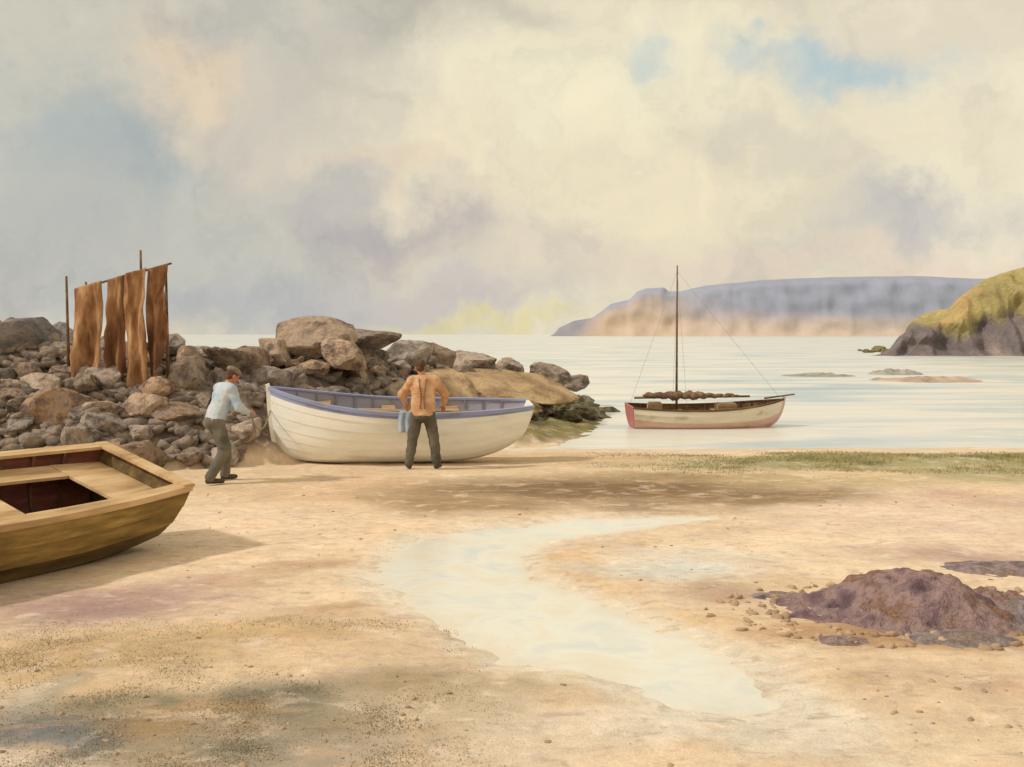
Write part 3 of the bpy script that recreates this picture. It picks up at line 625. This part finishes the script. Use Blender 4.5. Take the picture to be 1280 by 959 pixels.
class Hull:
    def __init__(s, L, B, mid, bow, stern, tw=.7, cut=.35, scut=.12, skeel=.2, bkeel=.15, full=2.3, box=.75, lap=.018):
        s.L, s.B, s.mid, s.bow, s.stern, s.tw, s.cut, s.scut, s.skeel, s.bkeel, s.full, s.box, s.lap = L, B, mid, bow, stern, tw, cut, scut, skeel, bkeel, full, box, lap
    def b(s, t):
        if t < .45: return s.B/2*(1-(1-s.tw)*((.45-t)/.45)**2)
        return s.B/2*max(0, 1-((t-.45)/.55)**s.full)**.85
    def sh(s, t):
        return s.mid+(s.stern-s.mid)*max(0, (.4-t)/.4)**2+(s.bow-s.mid)*max(0, (t-.4)/.6)**2
    def k(s, t): return s.skeel*max(0, 1-t/.35)**2+s.bkeel*max(0, (t-.75)/.25)**2
    def p(s, t, u, side=1, off=0.0):
        th = u*math.pi/2; b = s.b(t); z0 = s.k(t); hh = s.sh(t)-z0
        y = b*math.sin(th)**s.box; z = z0+hh*(1-math.cos(th)**.95)
        x = s.L*t-s.cut*(1-u)**1.6*max(0, (t-.6)/.4)**3+s.scut*(1-u)*max(0, 1-t/.3)**2
        ny, nz = math.sin(th), -math.cos(th)
        return Vector((x, side*(y+off*ny), z+off*nz*.6))

def build_boat(name, loc, yaw, heel, hull, mats, label, thw=(.3, .55, .8), strakes=7, ns=34, trim=0.0, group=None):
    root = empty(name, loc, (0, 0, 0), label, 'boat', group)
    root.rotation_mode = 'QUATERNION'
    root.rotation_quaternion = (Matrix.Rotation(yaw, 3, 'Z') @ Matrix.Rotation(trim, 3, 'Y') @ Matrix.Rotation(heel, 3, 'X')).to_quaternion()
    ts = [1-(1-i/(ns-1))**1.25 for i in range(ns)]; ts[-1] = .9995
    us = []
    for j in range(strakes):
        a = (j/strakes)**.9; bb = ((j+1)/strakes)**.9
        us += [(a, hull.lap if j else 0), (a*.5+bb*.5, hull.lap*.55), (bb, 0.0)]
    us[-1] = (1.0, 0.0)
    def outline(t, inner=False):
        row = []
        for side, seq in ((1, list(reversed(us))), (-1, us)):
            for (u, o) in seq:
                if inner: o = -.028
                if t > .97: o *= (1-t)/.03
                row.append(hull.p(t, u, side, o))
        return row
    V = []; nrow = len(outline(.5))
    for t in ts: V += outline(t)
    Fo = grid_faces(ns, nrow)
    n0 = len(V)
    for t in ts: V += outline(t, True)
    Fi = grid_faces(ns, nrow, n0)[:, ::-1]
    rim = []
    for i in range(ns-1):
        for e in (0, nrow-1):
            a, b_ = i*nrow+e, (i+1)*nrow+e
            rim.append((a, b_, b_+n0, a+n0))
    me_faces = np.concatenate([Fo, Fi, np.array(rim)])
    o = mk('hull', V, me_faces, mats['hull'], True, root)
    o.data.materials.append(mats['inside']); o.data.materials.append(mats.get('lower', mats['hull']))
    mi = np.zeros(len(me_faces), int); mi[len(Fo):len(Fo)+len(Fi)] = 1
    ksel = mats.get('lower_strakes', 0); jj = np.arange(len(Fo)) % (nrow-1)
    if ksel:
        dist = np.abs(jj-(nrow-1)/2); mi[:len(Fo)][dist < ksel*3] = 2
    if mats.get('top'):
        tn = mats.get('topn', 3); o.data.materials.append(mats['top']); mi[:len(Fo)][(jj < tn) | (jj >= nrow-1-tn)] = 3
    o.data.polygons.foreach_set('material_index', mi)
    o.data.set_sharp_from_angle(angle=math.radians(28))
    bm = bmesh.new(); r1 = [hull.p(0, u/12, 1) for u in range(12, -1, -1)]+[hull.p(0, u/12, -1) for u in range(1, 13)]
    va = [bm.verts.new(p-Vector((.012, 0, 0))) for p in r1]; vb = [bm.verts.new(Vector((p.x+.035, p.y*.985, p.z+.004))) for p in r1]
    bm.faces.new(va); bm.faces.new(vb[::-1])
    for i in range(len(va)): j = (i+1) % len(va); bm.faces.new((va[i], vb[i], vb[j], va[j]))
    from_bm('transom', bm, mats.get('transom', mats['hull']), False, root)
    gw, gh = mats.get('gw', (.05, .05))
    for side in (1, -1):
        V = []
        for t in ts:
            p = hull.p(t, 1, side); b0 = hull.b(t); q = min(1, b0/.05)
            for dy, dz in ((.022, -gh), (.022, .012), (-gw, .012), (-gw, -gh*.4)):
                V.append((p.x+(0.02 if t > .99 else 0), side*max(0.0, abs(p.y)+dy*(q if dy < 0 else 1)), p.z+dz))
        Fg = []
        for i in range(ns-1):
            for e in range(4):
                a = i*4+e; b_ = i*4+(e+1) % 4; Fg.append((a, b_, b_+4, a+4))
        Fg += [(0, 1, 2, 3), tuple((ns-1)*4+e for e in (3, 2, 1, 0))]
        mk('gunwale', V, Fg, mats['gunwale'], False, root)
    if mats.get('stern_cap'):
        bm = bmesh.new(); bw = hull.b(0); box(bm, (.045, 0, hull.sh(0)+.002), (.15, bw*2+.04, .04)); bmesh.ops.bevel(bm, geom=bm.edges[:], offset=.008, segments=2, affect='EDGES')
        from_bm('stern_cap', bm, mats['gunwale'], False, root)
    V = []; path = [hull.p(t, 0) for t in ts]+[hull.p(.9995, u/10) for u in range(1, 11)]
    path.append(path[-1]+Vector((.02, 0, .06)))
    for i, p in enumerate(path):
        d = (path[min(i+1, len(path)-1)]-path[max(i-1, 0)]).normalized(); nrm = Vector((d.z, 0, -d.x))
        for w_, k_ in ((.022, .05), (-.022, .05), (-.028, -.02), (.028, -.02)): V.append(p+nrm*k_+Vector((0, w_, 0)))
    Fg = []
    for i in range(len(path)-1):
        for e in range(4): a = i*4+e; b_ = i*4+(e+1) % 4; Fg.append((a, b_, b_+4, a+4))
    Fg += [(0, 1, 2, 3), tuple((len(path)-1)*4+e for e in (3, 2, 1, 0))]
    mk('keel', V, Fg, mats.get('keel', mats['gunwale']), False, root)
    for t in thw:
        bm = bmesh.new(); z = hull.sh(t)-.17
        u = .8; w1 = abs(hull.p(t-.025, u).y)-.01; w2 = abs(hull.p(t+.025, u).y)-.01
        x0, x1 = hull.L*t-.12, hull.L*t+.12
        vs = [bm.verts.new(q) for q in ((x0, -w1, z), (x1, -w2, z), (x1, w2, z), (x0, w1, z), (x0, -w1, z+.03), (x1, -w2, z+.03), (x1, w2, z+.03), (x0, w1, z+.03))]
        for f in ((0, 3, 2, 1), (4, 5, 6, 7), (0, 1, 5, 4), (1, 2, 6, 5), (2, 3, 7, 6), (3, 0, 4, 7)): bm.faces.new([vs[i] for i in f])
        from_bm('thwart', bm, mats['thwart'], False, root)
    for t in np.linspace(.1, .9, 12):
        V = []; seq = [hull.p(t, u/10, 1, -.03) for u in range(10, -1, -1)]+[hull.p(t, u/10, -1, -.03) for u in range(1, 11)]
        cz = Vector((hull.L*t, 0, hull.sh(t)))
        for p in seq:
            inn = (cz-p); inn.x = 0; inn = inn.normalized()*.025
            V += [p-Vector((.015, 0, 0)), p+Vector((.015, 0, 0)), p+Vector((.015, 0, 0))+inn, p-Vector((.015, 0, 0))+inn]
        Fg = []
        for i in range(len(seq)-1):
            for e in range(4): a = i*4+e; b_ = i*4+(e+1) % 4; Fg.append((a, b_, b_+4, a+4))
        mk('rib', V, Fg, mats['rib'], False, root)
    return root

cream = paint('cream_hull_paint', (246, 246, 240), .5, .16, (212, 206, 188)); blue = paint('blue_gunwale_paint', (156, 164, 206), .55, .2)
lilac = paint('lilac_inside_paint', (178, 174, 188), .7, .2, (160, 142, 128)); lilac2 = paint('lilac_rib_paint', (160, 152, 162), .7, .2, (140, 120, 108))
tanw = planks('boat_inside_wood', (132, 104, 76), (176, 146, 110), (206, 178, 138)); dkw = planks('dark_boat_wood', (70, 50, 34), (104, 78, 52), (134, 104, 70))
yb = math.atan2(-.13, -1)
hw = Hull(4.5, 1.75, .94, 1.28, .97, tw=.42, cut=.22, scut=.28, skeel=.34, bkeel=.08, full=2.9, box=.65, lap=.011)
white = build_boat('rowing_boat', (.32, 19.35, -.02), yb, math.radians(-5.5), hw,
    dict(hull=cream, inside=lilac, gunwale=blue, top=blue, topn=1, thwart=tanw, rib=lilac2, keel=cream, gw=(.06, .05)), 'cream rowing boat with pale blue gunwale hauled up on sand', strakes=8)
for a in ((.62, .35, .86), (.3, -.2, .80)):
    bm = bmesh.new(); p1 = Vector((.5, a[1]*.5, a[2])); p2 = Vector((3.0, a[1], a[2]+.05)); tube(bm, p1, .02, p2, .022, 8); box(bm, p1-Vector((.25, 0, 0)), (.6, .13, .02))
    o = from_bm('oar', bm, tanw, True); o['label'] = 'varnished wooden oar lying across the boat thwarts'; o['category'] = 'oar'; o['group'] = 'oars in the rowing boat'
    o.matrix_world = Matrix.Translation(white.location) @ white.rotation_quaternion.to_matrix().to_4x4()

br_out = planks('brown_hull_wood', (94, 74, 38), (140, 114, 62), (182, 150, 90)); br_low = planks('brown_lower_wood', (62, 50, 30), (98, 80, 46), (132, 108, 64))
br_in = planks('pale_bench_wood', (162, 130, 92), (202, 168, 124), (226, 198, 156)); rust = planks('rusty_floor', (76, 42, 36), (120, 70, 58), (146, 96, 76))
hb = Hull(4.7, 1.62, .78, .95, .82, tw=.84, cut=.4, scut=.32, skeel=.12, bkeel=.15, full=2.4, box=.55)
axd = Vector((-.52, -.854, 0))
yb2 = math.atan2(axd.y, axd.x)
brown = build_boat('wooden_dinghy', (-3.95, 11.45, .02), yb2, math.radians(-15), hb,
    dict(hull=br_out, lower=br_low, lower_strakes=3, inside=rust, gunwale=br_in, thwart=br_in, rib=dkw, keel=dkw, gw=(.11, .05), transom=br_low, stern_cap=True), 'weathered brown wooden dinghy beached on sand', thw=(.8,), strakes=5)
def slab(bm, pts, z0, z1):
    lo = [bm.verts.new((x, y, z0)) for x, y in pts]; hi = [bm.verts.new((x, y, z1)) for x, y in pts]
    bm.faces.new(lo[::-1]); bm.faces.new(hi)
    for i in range(len(pts)): j = (i+1) % len(pts); bm.faces.new((lo[i], lo[j], hi[j], hi[i]))
bm = bmesh.new(); slab(bm, [(.10, -.60), (.66, -.66), (.66, .66), (.10, .60)], .625, .655); from_bm('stern_seat', bm, br_in, False, brown)
bm = bmesh.new(); slab(bm, [(1.62, -.70), (3.3, -.64), (3.3, .64), (1.62, .70)], .615, .645); from_bm('foredeck', bm, br_in, False, brown)
for sd in (1, -1):
    bm = bmesh.new(); pts_ = [(.664, .66), (1.2, .69), (1.616, .70), (1.616, .38), (1.2, .37), (.664, .34)]
    pts_ = [(x, y*sd) for x, y in pts_]; slab(bm, pts_ if sd < 0 else pts_[::-1], .62, .65); from_bm('side_bench', bm, br_in, False, brown)

salmon = paint('salmon_hull_paint', (226, 184, 166), .5, .2); red = paint('red_transom_paint', (190, 116, 110), .5, .2); offw = paint('offwhite_rail_paint', (230, 216, 196), .5, .2)
hm = Hull(4.0, 1.5, .66, .86, .72, tw=.7, cut=.45, scut=.1, skeel=.12, bkeel=.2)
moored = build_boat('moored_sailboat', (2.95, 27.7, WATER-.16), math.atan2(.10, 1), math.radians(3), hm,
    dict(hull=offw, lower=salmon, lower_strakes=4, inside=dkw, gunwale=dkw, thwart=tanw, rib=dkw, transom=red, keel=salmon, gw=(.05, .03)), 'small salmon-hulled sailing boat with bare mast moored in shallows', thw=(.35, .6), strakes=6)
mx = 1.22
bm = bmesh.new(); tube(bm, (mx, 0, .15), .035, (mx-.03, 0, 4.25), .016, 10); from_bm('mast', bm, dkw, True, moored)
bm = bmesh.new(); tube(bm, (.15, .1, .90), .03, (3.1, -.05, .94), .025, 8); from_bm('boom', bm, dkw, True, moored)
bm = bmesh.new()
for i in range(34):
    t = i/33; p = Vector((.45+2.3*t, .09-.14*t+.02*math.sin(i*2.1), .96+.02*math.sin(i*1.7))); r = .05+.012*math.sin(i*1.3)+.10*math.sin(math.pi*min(1, t*1.3))**.7*(.8+.2*math.sin(i*.8))
    ball(bm, p, (.10, max(r, .04), max(r, .04)*.8), 10)
from_bm('furled_sail', bm, mat_noise('furled_brown_sail', [(.3, C(92, 72, 62)), (.6, C(148, 116, 92))], 6, .9, 14, .8, .03), True, moored)
m_rope = mat_noise('rope_fibre', [(.3, C(130, 116, 94)), (.7, C(170, 152, 122))], 20, .9)
for q in ((3.9, 0, .90), (.02, 0, .76), (1.3, .72, .7), (1.3, -.72, .7)):
    bm = bmesh.new(); tube(bm, (mx-.03, 0, 4.1), .003, q, .003, 6); from_bm('stay', bm, m_rope, True, moored)
bm = bmesh.new(); tube(bm, (3.5, 0, .88), .025, (4.3, 0, .98), .016, 8); from_bm('bowsprit', bm, dkw, True, moored)
for c_, s_ in (((2.5, 0, .66), (.5, .4, .22)), ((.7, .2, .66), (.35, .3, .24))):
    bm = bmesh.new(); box(bm, c_, s_); bmesh.ops.bevel(bm, geom=bm.edges[:], offset=.03, segments=2, affect='EDGES'); from_bm('locker', bm, tanw, False, moored)

# ------------------------------------------------------------------ drying sails
sd = 19.0; sxp = lambda px: (px-640)/F*sd; szp = lambda py: H+(HY-py)/F*sd
rootl = empty('drying_sail_rack', (sxp(148), sd, gz1(sxp(148), sd)), label='rust-brown sails hung to dry on rough poles among boulders', cat='sail')
def rel(x, y, z): return (x-rootl.location.x, y-rootl.location.y, z-rootl.location.z)
for a, b_, dy in ((80, 345, 0), (172, 312, .05), (104, 352, 0.02), (205, 330, .0)):
    x = sxp(a); bm = bmesh.new(); tube(bm, rel(x+.05, sd+.1+dy, gz1(x, sd+.1)-.2), .035, rel(x, sd+.1+dy, szp(b_)), .02, 8); from_bm('pole', bm, dkw, True, rootl)
bm = bmesh.new(); tube(bm, rel(sxp(92), sd+.06, szp(362)), .02, rel(sxp(213), sd+.06, szp(329)), .018, 8); from_bm('gaff', bm, dkw, True, rootl)
m_sail = mat_noise('tanned_canvas', [(.26, C(98, 64, 44)), (.42, C(142, 102, 70)), (.56, C(178, 138, 100)), (.72, C(208, 178, 140))], 2.2, .95, 14, .6, .02, stretch=(3.0, 1, .8))
m_sail2 = mat_noise('dark_tanned_canvas', [(.26, C(78, 50, 36)), (.45, C(116, 80, 56)), (.6, C(150, 110, 78)), (.75, C(180, 144, 106))], 2.2, .95, 14, .6, .02, stretch=(3.0, 1, .8))
for (pa, pb, ta, tb, ba, bb, sd_, mt) in ((92, 128, 361, 351, 490, 498, 1, m_sail), (136, 160, 350, 343, 498, 500, 2, m_sail2), (160, 186, 343, 335, 498, 492, 4, m_sail), (187, 211, 337, 330, 490, 420, 3, m_sail2)):
    nu, nv = 36, 50; V = []
    for i in range(nu):
        s_ = i/(nu-1)
        for j in range(nv):
            t = j/(nv-1)
            ptop = ta+(tb-ta)*s_; pbot = ba+(bb-ba)*s_+4*math.sin(s_*9+sd_)+4*noise.noise(Vector((s_*14, sd_, 0)))
            py = ptop+(pbot-ptop)*t; px = pa+(pb-pa)*s_+(2*math.sin(t*5+sd_)+3*noise.noise(Vector((t*7, sd_*3+round(s_), 2))))*min(1, t*3)
            fold = .06*math.sin(s_*9+sd_*2+t*1.5)*(0.3+t)+.04*math.sin(s_*5+t*6+sd_)+.03*noise.noise(Vector((s_*5, t*7, sd_)))
            V.append(rel(sxp(px), sd-.04*sd_+fold+.02, szp(py)))
    o = mk('sail', V, grid_faces(nu, nv), mt, True, rootl)
    md = o.modifiers.new('thickness', 'SOLIDIFY'); md.thickness = .008

# rope + cloth
Mz = Matrix.Rotation(YA, 3, 'Z'); hA = Mz @ Vector((.47, .02, 1.00))+Vector((ax, ay, gz1(ax, ay)))
stem = white.rotation_quaternion @ hw.p(.9995, .8)+white.location
bm = bmesh.new(); prev = None
for i in range(25):
    t = i/24; p = hA.lerp(stem, t)-Vector((0, 0, .3*4*t*(1-t)))
    if prev: tube(bm, prev, .011, p, .011, 6)
    prev = p
o = from_bm('hauling_rope', bm, m_rope); o['label'] = 'slack hemp rope running from the man to the boat stem'; o['category'] = 'rope'
V = []; gp = white.rotation_quaternion @ hw.p(.50, 1.0, 1)+white.location
for i in range(16):
    for j in range(24):
        s_ = i/15; t = j/23
        yy = gp.y+.10-.16*min(t*4, 1)-.04*max(0, t-.25); zz = gp.z+.035-max(0, t-.25)*.45
        V.append((gp.x+.02+(s_-.5)*.18*(1+.2*t)+.01*math.sin(t*8), yy+.02*math.sin(s_*12+t*2)*t, zz))
o = mk('cloth', V, grid_faces(16, 24), mat_noise('blue_cloth', [(.3, C(146, 164, 188)), (.7, C(184, 196, 206))], 5, .9)); o.modifiers.new('t', 'SOLIDIFY').thickness = .006
o['label'] = 'pale blue rag draped over the boat gunwale'; o['category'] = 'cloth'
print('rocks', len(pl))
